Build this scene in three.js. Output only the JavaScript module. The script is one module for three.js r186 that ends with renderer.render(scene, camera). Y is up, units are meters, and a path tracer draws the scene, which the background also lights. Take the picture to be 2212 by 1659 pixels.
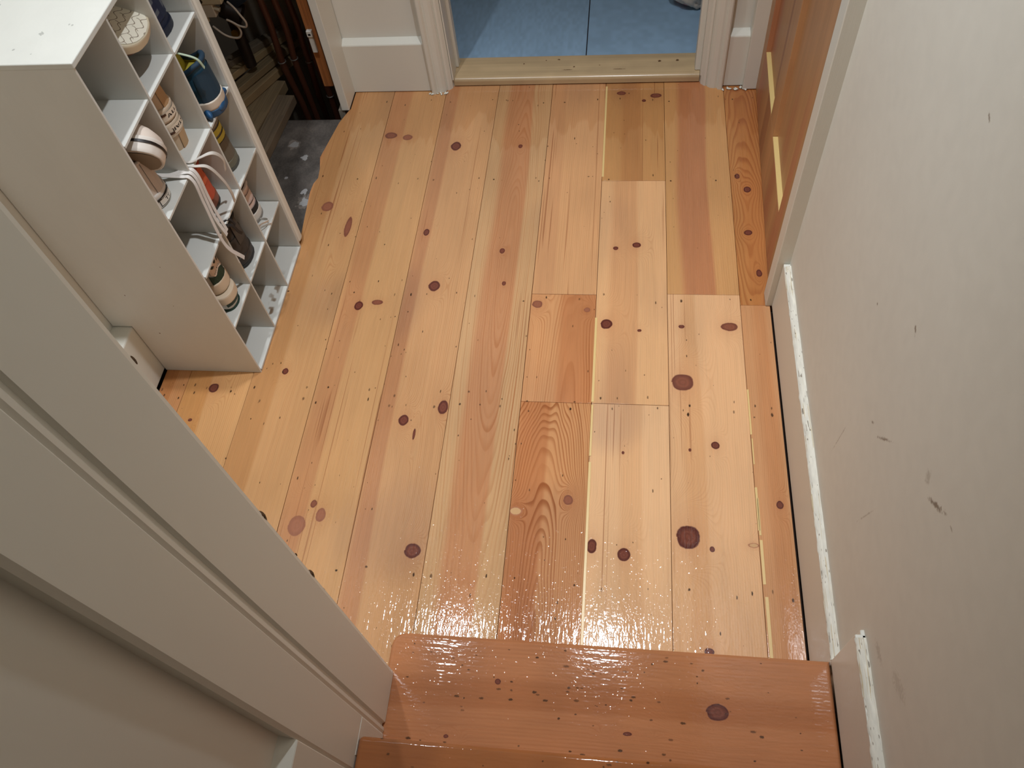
import * as THREE from 'three';
import { RoundedBoxGeometry } from 'three/addons/geometries/RoundedBoxGeometry.js';
import { mergeGeometries, mergeVertices } from 'three/addons/utils/BufferGeometryUtils.js';

// ---------- camera, lights, exposure ----------
const scene = new THREE.Scene();
scene.background = new THREE.Color(0x000000);
const camera = new THREE.PerspectiveCamera(51.028, 2212 / 1659, 0.02, 20);
{
  const right = new THREE.Vector3(0.991707, -0.089206, -0.092517), up = new THREE.Vector3(-0.028362, 0.550216, -0.834540), back = new THREE.Vector3(0.125350, 0.830243, 0.543123);
  camera.quaternion.setFromRotationMatrix(new THREE.Matrix4().makeBasis(right, up, back));
  camera.position.set(0, 1.6, 0);
}
scene.add(camera);
const renderer = new THREE.WebGLRenderer();
renderer.toneMapping = THREE.LinearToneMapping;
renderer.toneMappingExposure = 0.93;
renderer.shadowMap.enabled = true;
const LAMP_COLOR = [0.95, 1.0, 1.06], LAMP_Y = 2.55, CEIL_Y = 2.57;
const LAMPS = [[-0.02, -1.17, 9.2, 2.7], [-0.765, -1.17, 4.3, 1.8]];          // x, z, candela of the beam, candela of the wide spill

// ---------- helpers ----------
let seed = 7;
const rnd = () => { seed = (Math.imul(seed, 1664525) + 1013904223) >>> 0; return seed / 4294967296; };
const rr = (a, b) => a + (b - a) * rnd();
const clamp = (x, a = 0, b = 1) => Math.min(b, Math.max(a, x)), lerp = (a, b, t) => a + (b - a) * t;
const ss = (a, b, x) => { const t = clamp((x - a) / (b - a)); return t * t * (3 - 2 * t); };
const hash = (x, y) => { let h = Math.imul(x, 374761393) + Math.imul(y, 668265263) | 0; h = Math.imul(h ^ (h >>> 13), 1274126177); return ((h ^ (h >>> 16)) >>> 0) / 4294967296; };
function noise(x, y) {                                                  // value noise, -1..1
  const ix = Math.floor(x), iy = Math.floor(y), fx = x - ix, fy = y - iy, u = fx * fx * (3 - 2 * fx), v = fy * fy * (3 - 2 * fy);
  const a = hash(ix, iy), b = hash(ix + 1, iy), c = hash(ix, iy + 1), d = hash(ix + 1, iy + 1);
  return 2 * (a + (b - a) * u + (c - a) * v + (a - b - c + d) * u * v) - 1;
}
const fbm = (x, y) => 0.6 * noise(x, y) + 0.3 * noise(x * 2.1 + 9, y * 2.1 + 4) + 0.1 * noise(x * 4.3 + 3, y * 4.3 + 7);
const taken = {};
const numbered = (n) => { const k = taken[n] = (taken[n] ?? 0) + 1; return k === 1 ? n : n + '_' + String(k - 1).padStart(3, '0'); };
function tag(o, label, category, group) { o.userData.label = label; if (category) o.userData.category = category; if (group) o.userData.group = group; return o; }
function struct(name) { const g = new THREE.Group(); g.name = name; g.userData.kind = 'structure'; scene.add(g); return g; }
function thing(name, label, category, pos = [0, 0, 0], group) { const g = new THREE.Group(); g.name = numbered(name); scene.add(g); g.position.set(...pos); return tag(g, label, category, group); }
function part(name, geo, mat, parent, label) {
  const m = new THREE.Mesh(Array.isArray(geo) ? merge(geo) : geo, mat);
  const n = (parent.userData.names ??= {}); const k = n[name] = (n[name] ?? 0) + 1;
  m.name = k === 1 ? name : name + '_' + String(k - 1).padStart(3, '0');
  m.castShadow = m.receiveShadow = true;
  if (label) m.userData.label = label;
  parent.add(m); return m;
}
const merge = (gs) => mergeGeometries(gs.map((g) => { const h = g.index ? g.toNonIndexed() : g.clone(); for (const k of Object.keys(h.attributes)) if (!['position', 'normal', 'uv'].includes(k)) h.deleteAttribute(k); return h; }));
const box = (x0, x1, y0, y1, z0, z1, r = 0.0015, seg = 1) => {
  const w = x1 - x0, h = y1 - y0, d = z1 - z0, g = r > 0 ? new RoundedBoxGeometry(w, h, d, seg, Math.min(r, w / 2.01, h / 2.01, d / 2.01)) : new THREE.BoxGeometry(w, h, d);
  return g.translate((x0 + x1) / 2, (y0 + y1) / 2, (z0 + z1) / 2);
};
function planarUV(g, f, name = 'uv') {
  const p = g.attributes.position, a = new Float32Array(p.count * 2);
  for (let i = 0; i < p.count; i++) { const [u, v] = f(p.getX(i), p.getY(i), p.getZ(i)); a[2 * i] = u; a[2 * i + 1] = v; }
  g.setAttribute(name, new THREE.BufferAttribute(a, 2)); return g;
}
const V = (a) => new THREE.Vector3(...a);
const tube = (pts, r, n = 40, sides = 10, closed = false) => new THREE.TubeGeometry(new THREE.CatmullRomCurve3(pts.map(V), closed), n, r, sides, closed);
function ribbon(pts, w, t, side = [0, 0, 1], n = 60) {                    // a flat lace: width along «side», thickness across
  const c = new THREE.CatmullRomCurve3(pts.map(V), false, 'centripetal'), pos = [], idx = [], S0 = V(side).normalize();
  for (let i = 0; i <= n; i++) {
    const p = c.getPoint(i / n), T = c.getTangent(i / n), S = S0.clone().addScaledVector(T, -S0.dot(T)).normalize(), N = new THREE.Vector3().crossVectors(T, S);
    for (const [a, b] of [[-1, -1], [1, -1], [1, 1], [-1, 1]]) { const q = p.clone().addScaledVector(S, a * w / 2).addScaledVector(N, b * t / 2); pos.push(q.x, q.y, q.z); }
    if (i) for (let k = 0; k < 4; k++) { const a = 4 * (i - 1) + k, b = 4 * (i - 1) + (k + 1) % 4; idx.push(a, b, a + 4, b, b + 4, a + 4); }
  }
  idx.push(0, 2, 1, 0, 3, 2); const e = 4 * n; idx.push(e, e + 1, e + 2, e, e + 2, e + 3);
  const g = new THREE.BufferGeometry(); g.setAttribute('position', new THREE.Float32BufferAttribute(pos, 3)); g.setIndex(idx);
  const h = g.toNonIndexed(); h.computeVertexNormals(); return h.setAttribute('uv', new THREE.Float32BufferAttribute(new Float32Array(h.attributes.position.count * 2), 2));
}
function profileY(pts, y0, y1) {                                         // plan outline [x, z] drawn up from y0 to y1
  const s = new THREE.Shape(pts.map(([x, z]) => new THREE.Vector2(x, -z)));
  return new THREE.ExtrudeGeometry(s, { depth: y1 - y0, bevelEnabled: false, curveSegments: 8 }).rotateX(-Math.PI / 2).translate(0, y0, 0);
}
function dataTex(w, h, f, srgb = true) {
  const d = new Uint8Array(w * h * 4);
  for (let j = 0, k = 0; j < h; j++) for (let i = 0; i < w; i++, k += 4) { const c = f((i + 0.5) / w, (j + 0.5) / h, i, j); d[k] = clamp(c[0], 0, 255); d[k + 1] = clamp(c[1], 0, 255); d[k + 2] = clamp(c[2], 0, 255); d[k + 3] = 255; }
  const t = new THREE.DataTexture(d, w, h); t.magFilter = t.minFilter = THREE.LinearFilter; t.wrapS = t.wrapT = THREE.RepeatWrapping; if (srgb) t.colorSpace = THREE.SRGBColorSpace; t.needsUpdate = true; return t;
}
const std = (color, roughness = 0.6, more = {}) => new THREE.MeshStandardMaterial({ color, roughness, ...more });
const phys = (color, roughness = 0.6, more = {}) => new THREE.MeshPhysicalMaterial({ color, roughness, ...more });

// ---------- wood ----------
// One plank: grain runs along v. r is the distance from a pith line xc that lies d0 under the face and tilts away from zc by kz.
const KNOT = {
  a: [[-.986, -1.010, .012, .013], [-1.018, -.916, .005, .004]],
  b: [[-.814, -1.065, .008, .009], [-.834, -1.641, .017, .019, .5], [-.756, -1.561, .009, .040, .6]],
  c: [[-.700, -1.946, .019, .014, .7], [-.647, -1.937, .015, .012, .5], [-.668, -1.278, .011, .014], [-.620, -1.290, .015, .008, .7], [-.657, -.712, .007, .009, .7], [-.635, -.686, .011, .016, .4], [-.684, -.658, .019, .024, .35]],
  d: [[-.490, -1.895, .015, .018], [-.527, -1.541, .008, .012], [-.476, -1.348, .015, .017], [-.489, -.936, .012, .014], [-.400, -.975, .012, .019], [-.415, -.615, .017, .016], [-.458, -.899, .003, .015]],
  e: [[-.295, -1.892, .006, .008, .9, 1.6], [-.308, -1.474, .007, .009, .9, 1.6], [-.292, -1.360, .005, .007, .9, 1.6]],
  f: [[-.199, -1.293, .013, .012, .5], [-.072, -1.277, .008, .007, .4], [-.203, -.718, .014, .010, .12], [-.091, -.750, .010, .012, .55]],
  g: [[-.002, -2.132, .014, .009, .8], [.103, -2.118, .017, .010, .8], [.067, -2.095, .006, .006], [-.005, -1.487, .007, .006], [.050, -1.499, .011, .009], [-.022, -1.233, .014, .015], [.059, -1.215, .005, .004], [.025, -.872, .003, .004], [-.036, -.647, .010, .016], [.031, -.632, .013, .014]],
  h: [[.276, -1.231, .020, .012, .7], [.161, -1.229, .007, .005], [.160, -1.065, .024, .022, .75], [.228, -.899, .009, .009], [.172, -.885, .003, .004], [.163, -.678, .023, .025], [.211, -.654, .005, .006], [.295, -.667, .011, .005, .15], [.197, -.445, .009, .007]],
  i: [[.349, -1.708, .010, .011, 1, 2.6], [.341, -1.546, .011, .009, 1, 2], [.359, -1.405, .007, .012], [.325, -1.761, .007, .010], [.355, -.761, .007, .009]],
  j: [[.188, -.304, .0182, .0132], [-.186, -.327, .005, .0047], [.039, -.259, .007, .003], [-.265, -.232, .004, .003]],
  k: [[-.16, -.16, .006, .003]],
};
const hex = (h) => [(h >> 16) & 255, (h >> 8) & 255, h & 255];
const SAP = hex(0xd9a868), HEART = hex(0xc88f5a), LATE = hex(0x96542a);
// planks: x0, x1, z0, z1, light, heart, late contrast, xc, zc, kz, d0, rings per metre, heartwood band [a, b, soft], knots
const P = (x0, x1, z0, z1, light, heart, con, xc, zc, kz, d0, ring, band, knots) => ({ x0, x1, z0, z1, light: hex(light), heart: hex(heart).map((v, i) => lerp(hex(light)[i], v, .7)), con, xc, zc, kz, d0, ring, band, knots });
const PLANKS = [
  P(-1.127, -1.060, -1.10, -.30, 0xc98f55, 0xb9783f, .35, -1.3, -1, .02, .02, 220, [-1.2, -1.09], KNOT.a),
  P(-1.060, -.895, -1.50, -.30, 0xd2a062, 0xc18848, .30, -.80, -1, .02, .02, 200, [-1.06, -1.0], KNOT.a),
  P(-.895, -.725, -2.20, -.30, 0xca9a60, 0xb8844c, .30, -.98, -1.3, .03, .02, 260, [-.90, -.83], KNOT.b),
  P(-.725, -.555, -2.20, -.30, 0xcd9d62, 0xbb8352, .28, -.84, -1.3, .03, .02, 260, [-.722, -.665], KNOT.c),
  P(-.555, -.386, -2.20, -.30, 0xcd9c64, 0xb88052, .28, -.36, -1.0, .04, .02, 240, [-.556, -.512], KNOT.d),
  P(-.386, -.216, -2.20, -.30, 0xc79d67, 0xbb7f50, .85, -.293, -1.40, .075, .002, 190, [-.345, -.268], KNOT.e),
  P(-.216, -.050, -2.20, -1.327, 0xd6a268, 0xca9560, .16, .10, -1.7, .03, .02, 200, [-.215, -.165], []),
  P(-.216, -.050, -1.327, -.999, 0xd0985f, 0xc07c48, .85, -.11, -.90, .10, .03, 210, [-.14, -.05], KNOT.f),
  P(-.216, -.050, -.999, -.30, 0xd0965c, 0xbc7744, .95, -.148, -.50, .13, .006, 210, [-.215, -.15], KNOT.f),
  P(-.050, .128, -2.20, -1.744, 0xc99557, 0xb9814a, .28, .2, -1.9, .03, .02, 220, [0, .06], KNOT.g),
  P(-.050, .128, -1.744, -1.0, 0xdfae72, 0xd09a62, .20, .3, -1.4, .03, .02, 200, [-.02, .05], KNOT.g),
  P(-.050, .128, -1.0, -.30, 0xe6b87e, 0xdcaa70, .15, .3, -.7, .03, .02, 200, [.02, .07], KNOT.g),
  P(.128, .306, -2.20, -1.332, 0xcd9a5c, 0xb4744a, .22, .35, -1.7, .02, .02, 200, [.165, .245], []),
  P(.128, .306, -1.332, -.30, 0xe2b278, 0xd6a268, .16, .4, -.9, .03, .02, 200, [.16, .20], KNOT.h),
  P(.306, .42, -2.20, -1.30, 0xc08447, 0xb8773e, 1.0, .345, -1.62, .12, .006, 160, [.33, .42], KNOT.i),
  P(.306, .3775, -1.30, -.30, 0xd19a62, 0xc58852, .30, .43, -.9, .03, .02, 260, [.33, .37], KNOT.i),
];
const TREADS = [
  P(-.43, .42, -.42, -.17, 0xb87a4a, 0xa96a3c, .20, 0, -.9, .0, .02, 150, [-.33, -.28], KNOT.j),
  P(-.43, .42, -.22, .06, 0xb0703f, 0xa26334, .22, 0, -.9, .0, .02, 150, [-.2, -.15], KNOT.k),
];
const NAILS = [];
for (const p of PLANKS) for (const jz of [-2.1, -1.755, -1.315, -1.012, -.985, -.56]) if (jz > p.z0 && jz < p.z1) for (const s of [0.16, 0.8]) NAILS.push([lerp(p.x0, p.x1, s + rr(-.1, .12)), jz + rr(-.014, .014), rr(.0013, .0028), rr(.0022, .0052), rr(.35, .9)]);
for (let i = 0; i < 260; i++) { const a = rr(.0006, .0016); NAILS.push([rr(-1.1, .38), rr(-2.17, -.4), a, a * rr(1.2, 3.2), rr(.35, .8)]); }
for (let i = 0; i < 170; i++) { const a = rr(.0008, .0022); NAILS.push([rr(-.36, .37), rr(-.39, -.02), a * rr(1, 2.6), a, rr(.3, .75)]); }
const FAR_TINT = (x, z) => ss(.012, -.012, z + 1.95 - .05 * noise(x * 4 + 3, 1.5) - .045 * noise(x * 23, z * 2) - .03 * noise(x * 130, z * 4) + (Math.floor((x + .386) / .17) & 1) * .07);   // mask for a darker, redder tint at the far board ends, streaky edge
function woodPixel(p, x, z, across) {
  // u runs across the grain, v along it
  let u = across ? z : x, v = across ? x : z;
  const id = Math.round(p.x0 * 997 + p.z0 * 331);
  const w1 = noise(u * 9 + id, v * 1.6 + id) * .008 + noise(u * 40 + id, v * 6) * .0014 + noise(u * 120, v * 22 + id) * .0005;
  let uu = u - (across ? p.zc : p.xc) + w1;
  const dz = p.kz * (across ? 0 : (v - p.zc)) + noise(v * 9, id) * p.kz * .05 + noise(u * 55 + id, v * 7) * p.kz * .035;
  let ph = Math.sqrt(uu * uu + dz * dz + p.d0 * p.d0) * p.ring + noise(u * 6 + id, v * 1.3) * 1.2;
  let knotCore = 0, kt = 0, halo = 0, kq = 0, kd = 1;
  for (const k of p.knots) {
    const dx = x - k[0], dy = z - k[1], R = k[5] ?? 1;
    const far = 9 * R;
    if (Math.abs(dx) > k[2] * far || Math.abs(dy) > k[3] * far * 1.6) continue;
    const wob = 1 + .07 * noise(Math.atan2(dy, dx) * 1.3 + id, k[0] * 50) + .02 * noise(x * 300, z * 300);
    const ex = across ? 1.5 : 1, ez = across ? 1 : 1.5;
    const q0 = Math.sqrt((dx / k[2]) ** 2 + (dy / k[3]) ** 2) / wob, q1 = Math.sqrt((dx / k[2] / ex) ** 2 + (dy / k[3] / ez) ** 2);
    const w = Math.exp(-Math.max(0, q1 - .8) / (.9 * R));
    ph = lerp(ph, q1 * Math.sqrt(k[2] * k[3]) * Math.min(p.ring * .7, 150), Math.min(1, w));
    halo = Math.max(halo, w * Math.min(1, k[2] / .009));
    if (q0 < 1.08) { knotCore = 1 - ss(.94, 1.08, q0); kq = q0; kd = k[4] ?? 1; }
  }
  const t = ph - Math.floor(ph), lw = ss(.35, .88, t) * (1 - ss(.9, 1, t));
  const amp = p.con * clamp(.62 + .6 * noise(Math.floor(ph) * 3.7 + id, v * .8) + .5 * halo) * (.55 + .45 * noise(u * 14, v * 2 + id));
  const band = p.band, soft = .012, hz = ss(band[0] - soft, band[0] + soft, u + noise(v * 3, id) * .007) * (1 - ss(band[1] - soft * .4, band[1] + soft * .4, u + noise(v * 2.3, id + 5) * .007));
  const c = [0, 0, 0], fib = noise(u * 900, v * 26) * .5 + noise(u * 260 + 5, v * 9) * .5, blotch = fbm(x * 11 + id, z * (across ? 11 : 4)), grey = ss(.35, .8, noise(x * 7 + 40, z * 3.1 + id)) * .35, streak = across ? 0 : ss(.62, .85, noise(u * 330 + id, v * 3.2)) * ss(-.1, .6, noise(u * 20 + id * 3, v * 1.1 + 4)) * .45;
  for (let i = 0; i < 3; i++) {
    let s = lerp(p.light[i], p.heart[i], hz);
    s = lerp(s, LATE[i], clamp(amp * lw + Math.max(0, fib) * .05));
    s *= 1 + blotch * .06 + fib * .035;
    s = lerp(s, [128, 74, 42][i], streak);
    s = lerp(s, s * [.80, .80, .88][i], grey);
    s = lerp(s, [140, 74, 46][i], halo * .10);
    if (knotCore > 0) {
      const ringy = .5 + .5 * Math.sin(kq * 16 + noise(x * 200, z * 200)), dark = lerp([118, 66, 48][i], [84, 42, 34][i], ss(.55, 1, kq)) * (.94 + .1 * ringy);
      const kc = kd >= .99 ? dark : lerp([186, 126, 84][i], dark, kd);
      s = lerp(s, kd < .2 && kq < .8 ? [206, 164, 108][i] : kc, knotCore);
    }
    c[i] = s;
  }
  return c;
}
const nailGrid = new Map();
for (const n of NAILS) { const key = Math.floor(n[0] / .02) + ',' + Math.floor(n[1] / .02); for (let a = -1; a <= 1; a++) for (let b = -1; b <= 1; b++) { const k = (Math.floor(n[0] / .02) + a) + ',' + (Math.floor(n[1] / .02) + b); if (!nailGrid.has(k)) nailGrid.set(k, []); nailGrid.get(k).push(n); } }
function withNails(c, x, z) {
  const list = nailGrid.get(Math.floor(x / .02) + ',' + Math.floor(z / .02));
  if (list) for (const n of list) {
    const q = Math.sqrt(((x - n[0]) / n[2]) ** 2 + ((z - n[1]) / n[3]) ** 2) + .25 * noise(x * 900, z * 900);
    const k = (1 - ss(.7, 1.15, q)) * n[4];
    if (k > 0) for (let i = 0; i < 3; i++) c[i] = lerp(c[i], [46, 30, 20][i], k);
  }
  return c;
}
function woodTexture(w, h, X0, X1, Z0, Z1, planks, across) {
  return dataTex(w, h, (a, b) => {
    const x = lerp(X0, X1, a), z = lerp(Z0, Z1, b);
    let p = planks[0];
    for (const q of planks) if (x >= q.x0 && x < q.x1 && z >= q.z0 && z < q.z1) { p = q; break; }
    const c = woodPixel(p, x, z, across);
    if (!across && z < -1.7) { const k = FAR_TINT(x, z); c[0] *= 1 - .035 * k; c[1] *= 1 - .06 * k; c[2] *= 1 - .09 * k; }
    c[1] *= 1.0; c[2] *= 1.10;
    return withNails(c, x, z);
  });
}
// brushed-on varnish: fine ridges along the grain and small bubbles
const VARNISH = (() => {
  const N = 1024, S = .32, B = new Float32Array(N * N);
  const per = (x, y, fx, fy, o) => { const ix = Math.floor(x * fx), iy = Math.floor(y * fy), u0 = x * fx - ix, v0 = y * fy - iy, u = u0 * u0 * (3 - 2 * u0), v = v0 * v0 * (3 - 2 * v0), H = (i, j) => hash((i % fx) + o, (j % fy) + o * 3); return lerp(lerp(H(ix, iy), H(ix + 1, iy), u), lerp(H(ix, iy + 1), H(ix + 1, iy + 1), u), v); };
  for (let j = 0; j < N; j++) for (let i = 0; i < N; i++) { const x = i / N, y = j / N; B[j * N + i] = .52 * per(x, y, 108, 20, 11) + .22 * per(x, y, 140, 90, 23) + .26 * per(x, y, 22, 8, 37); }
  for (let k = 0; k < 900; k++) { const cx = rnd() * N, cy = rnd() * N, r = rr(3, 6.5), hgt = rr(.2, .7); for (let b = -8; b <= 8; b++) for (let a = -8; a <= 8; a++) { const q = Math.hypot(a, b) / r; if (q < 1) B[((Math.round(cy) + b + N) % N) * N + (Math.round(cx) + a + N) % N] += hgt * (1 - q * q) ** 2 * .5; } }
  const t = dataTex(N, N, (a, b, i, j) => { const v = B[j * N + i] * 190; return [v, v, v]; }, false);
  t.channel = 1; t.repeat.set(1 / S, 1 / S); return t;
})();
const varnished = (map, more = {}) => phys(0xffffff, .06, { map, bumpMap: VARNISH, bumpScale: .00052, ior: 1.5, ...more });

// ---------- floor ----------
const FX = [-1.16, -.386, .42], FZ = [-2.20, -.34];
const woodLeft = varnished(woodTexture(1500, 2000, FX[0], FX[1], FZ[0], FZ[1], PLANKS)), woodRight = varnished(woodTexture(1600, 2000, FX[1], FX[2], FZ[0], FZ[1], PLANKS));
const fillerMat = std(0xe2c283, .35), gapMat = std(0x2a180d, .9);
const floor = struct('floor');
{
  const finish = (g, right) => planarUV(planarUV(g, (x, y, z) => right ? [(x - FX[1]) / (FX[2] - FX[1]), (z - FZ[0]) / (FZ[1] - FZ[0])] : [(x - FX[0]) / (FX[1] - FX[0]), (z - FZ[0]) / (FZ[1] - FZ[0])]), (x, y, z) => [x, z], 'uv1');
  PLANKS.forEach((p, i) => {
    const right = p.x0 > -.39, y = rr(-.0006, .0004), e = .0004;
    let g;
    if (i === 2) {                                                       // the board whose sawn edge runs ragged past the stone
      const left = [[-.894, -.30], [-.894, -1.50], [-.886, -1.524], [-.893, -1.60], [-.901, -1.70], [-.899, -1.735], [-.890, -1.76], [-.894, -1.80], [-.905, -1.85], [-.892, -1.93], [-.879, -2.01], [-.862, -2.06], [-.855, -2.075], [-.855, -2.20]];
      g = profileY([[p.x1 - e, -.30], ...left, [p.x1 - e, -2.20]].map(([x, z]) => [x, Math.min(-.345, z)]), -.022, y);
    } else g = box(p.x0 + e, p.x1 - e, -.022, y, Math.max(p.z0 + e, FZ[0]), Math.min(p.z1 - e, FZ[1]), .0011, 2);
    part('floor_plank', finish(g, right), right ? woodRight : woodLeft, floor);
  });
  for (const [x, z0, z1, w] of [[-.0475, -2.165, -1.76, .0058], [-.0478, -1.252, -1.003, .0062], [-.0478, -.995, -.86, .005], [-.0475, -.845, -.36, .006], [.3075, -1.05, -.93, .004], [.3085, -.92, -.855, .003], [.3085, -.80, -.70, .005], [.310, -.775, -.69, .0045], [.3105, -.68, -.585, .006], [.3125, -.56, -.36, .0065]])
    part('filler_strip', box(x - w / 2, x + w / 2, -.01, .0009, z0, z1, .0006), fillerMat, floor, 'pale unvarnished wood sliver filling a gap');
  part('subfloor', box(-1.3, .6, -.06, -.023, -1.49, .2, 0), gapMat, floor);
  part('subfloor', box(-.86, .6, -.06, -.023, -2.5, -1.49, 0), gapMat, floor);
}
// the stone slab in the cupboard
const slabMat = std(0xffffff, .7, { map: dataTex(256, 512, (a, b, i, j) => {
  const n = fbm(a * 6, b * 12), f = noise(a * 60, b * 120); let v = 88 + n * 26 + f * 7; let c = [v * 1.05, v * .97, v * .9];
  for (const [x, y, r] of [[.7, .55, .030], [.55, .72, .02], [.35, .2, .04], [.75, .62, .045], [.4, .45, .02], [.6, .85, .018], [.2, .75, .02], [.55, .3, .03]]) { const q = Math.hypot((a - x) * .45, b - y) / r + .3 * noise(a * 40, b * 80); if (q < .6) c = c.map((u) => lerp(u, 190, .7)); else if (q < 1 && r > .035) c = c.map((u) => u * 1.35); }
  return c; }) });
part('stone_slab', planarUV(box(-1.092, -.86, -.075, -.013, -2.045, -1.45, .006, 2), (x, y, z) => [(x + 1.092) / .235, (z + 2.045) / .6]), slabMat, floor, 'grey paint-spotted stone slab in the cupboard');

// ---------- stairs ----------
const treadMat1 = varnished(woodTexture(1536, 480, -.43, .42, -.42, -.17, [TREADS[0]], true), { roughness: .06, bumpScale: .00030 }), treadMat2 = varnished(woodTexture(1024, 340, -.43, .42, -.22, .06, [TREADS[1]], true), { roughness: .06, bumpScale: .00030 });
const stairs = struct('stairs');
{
  const tread = (y, z0, z1, xl, xr, round) => {
    const s = new THREE.Shape(); const R = round ? .03 : .004;
    s.moveTo(xr, -z1); s.lineTo(xr, -z0); s.lineTo(xl + R, -z0); s.quadraticCurveTo(xl, -z0, xl, -z0 - R); s.lineTo(xl, -z1); s.closePath();
    return new THREE.ExtrudeGeometry(s, { depth: .014, bevelEnabled: true, bevelSize: .008, bevelThickness: .008, bevelOffset: -.008, bevelSegments: 5, curveSegments: 10 }).rotateX(-Math.PI / 2).translate(0, y - .022, 0);
  };
  const uv = (g, X0, X1, Z0, Z1) => planarUV(planarUV(g, (x, y, z) => [(x - X0) / (X1 - X0), (z - Z0) / (Z1 - Z0)]), (x, y, z) => [z + .1, x], 'uv1');
  part('tread', uv(tread(.15, -.402, -.176, -.387, .380, true), -.43, .42, -.42, -.17), treadMat1, stairs);
  part('tread', uv(box(-.372, .380, .278, .30, -.199, .03, .0075, 3), -.43, .42, -.22, .06), treadMat2, stairs);
  part('riser', uv(box(-.372, .380, 0, .128, -.385, -.37, .001), -.43, .42, -.42, -.17), treadMat1, stairs);
  part('riser', uv(box(-.372, .380, .15, .278, -.182, -.17, .001), -.43, .42, -.42, -.17), treadMat1, stairs);
  part('riser', uv(box(-.372, .380, .30, .428, .02, .035, .001), -.43, .42, -.22, .06), treadMat2, stairs);
  part('landing_board', uv(box(-.40, .41, .428, .45, .01, 1.1, .004), -.43, .42, -.22, .06), treadMat2, stairs);
}

// ---------- painted walls and woodwork ----------
const PAINT_BUMP = dataTex(256, 256, (a, b) => { const v = 128 + 60 * fbm(a * 24, b * 24) + 40 * noise(a * 90, b * 90); return [v, v, v]; }, false);
const paint = (c, rough = .45, s = .00025) => std(c, rough, { bumpMap: PAINT_BUMP, bumpScale: s });
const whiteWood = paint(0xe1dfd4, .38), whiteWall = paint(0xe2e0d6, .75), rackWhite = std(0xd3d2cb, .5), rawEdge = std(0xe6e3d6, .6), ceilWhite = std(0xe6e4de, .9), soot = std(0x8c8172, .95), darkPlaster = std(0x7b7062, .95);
// right wall, with its scuffs
const WZ = [-1.31, .25], WY = [0, 1.6];
const scuffs = [[-.819, .599, .003, .0026, 0, .8], [-.69, .705, .008, .003, -.6, .6], [-.672, .495, .007, .002, .9, .5], [-.622, .53, .034, .0024, .95, .55], [-.457, .657, .026, .0045, .8, .6], [-.415, .683, .005, .002, .3, .45], [-.499, .65, .009, .012, 0, .18], [-.762, .99, .006, .002, -.4, .6], [-.56, .40, .045, .0012, 1.35, .3], [-.74, .33, .06, .0012, 1.5, .28], [-.30, .42, .03, .014, .6, .12], [-.36, .36, .02, .010, .3, .14]];
const wallMap = dataTex(1024, 1024, (a, b) => {
  const z = lerp(WZ[0], WZ[1], a), y = lerp(WY[0], WY[1], b); let s = 1 + .012 * fbm(z * 5, y * 5) + .008 * noise(z * 60, y * 60); let c = [226 * s, 224 * s, 214 * s];
  for (const [cz, cy, l, w, an, k] of scuffs) { const dz = z - cz, dy = y - cy, p = dz * Math.cos(an) + dy * Math.sin(an), q = -dz * Math.sin(an) + dy * Math.cos(an), d = Math.hypot(p / l, q / w) + .5 * noise(z * 400, y * 400); const m = (1 - ss(.3, 1.1, d)) * k; if (m > 0) c = c.map((u, i) => lerp(u, [92, 74, 58][i], m)); }
  return c; });
const wallScuffed = std(0xffffff, .72, { map: wallMap, bumpMap: PAINT_BUMP, bumpScale: .0002 });
const wr = struct('wall_right');
part('plaster', planarUV(box(.395, .56, 0, CEIL_Y, -1.335, 1.1, 0), (x, y, z) => [(z - WZ[0]) / (WZ[1] - WZ[0]), y / 1.6]), wallScuffed, wr);
part('plaster', box(.395, .56, 2.03, CEIL_Y, -2.30, -1.335, 0), whiteWall, wr);
part('plaster', box(.47, .56, 0, 2.03, -2.30, -1.335, 0), darkPlaster, wr);
const bR = struct('baseboard_right');
const chipped = std(0xffffff, .7, { map: dataTex(128, 1024, (a, b) => { const n = fbm(a * 5 + 2, b * 60), g = noise(a * 18, b * 14 + 7); let v = 224 + n * 14; let c = [v, v * .98, v * .92]; if (g > .62) c = [205, 190, 160]; if (noise(a * 9 + 31, b * 90) > .78) c = [150, 140, 125]; return c; }) });
{
  const jag = (y0, z0, z1, name) => {                                     // worn top edge, bare and uneven
    const pos = [], idx = [], uv = [], n = 90;
    for (let i = 0; i <= n; i++) { const z = lerp(z0, z1, i / n), a = .0012 * noise(z * 60, 3) + .0008 * noise(z * 190, 8), b = .0012 * noise(z * 45, 13); for (const [x, y] of [[.3802 + a, y0 - .002], [.3815 + a, y0 + .003 + b], [.3885, y0 + .0055 + b * 1.4], [.3962, y0 + .0065 + a]]) { pos.push(x, y, z); uv.push((x - .38) / .016, (z - z0) * 1.1); } if (i) for (let k = 0; k < 3; k++) { const p = 4 * (i - 1) + k; idx.push(p, p + 4, p + 1, p + 1, p + 4, p + 5); } }
    const g = new THREE.BufferGeometry(); g.setAttribute('position', new THREE.Float32BufferAttribute(pos, 3)); g.setAttribute('uv', new THREE.Float32BufferAttribute(uv, 2)); g.setIndex(idx); g.computeVertexNormals(); return g;
  };
  part('skirting_board', box(.3805, .398, .004, .157, -1.296, -.395, .002), whiteWood, bR);
  part('worn_top_edge', jag(.1565, -1.285, -.402), chipped, bR, 'bare chipped top edge of the skirting');
  part('skirting_board', box(.3805, .398, .152, .308, -.402, .1, .002), whiteWood, bR);
  part('worn_top_edge', jag(.3075, -.396, .06), chipped, bR, 'bare chipped top edge of the skirting');
  part('plinth', box(.389, .3985, .157, .308, -.41, -.30, .003), whiteWood, bR);
}
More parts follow.
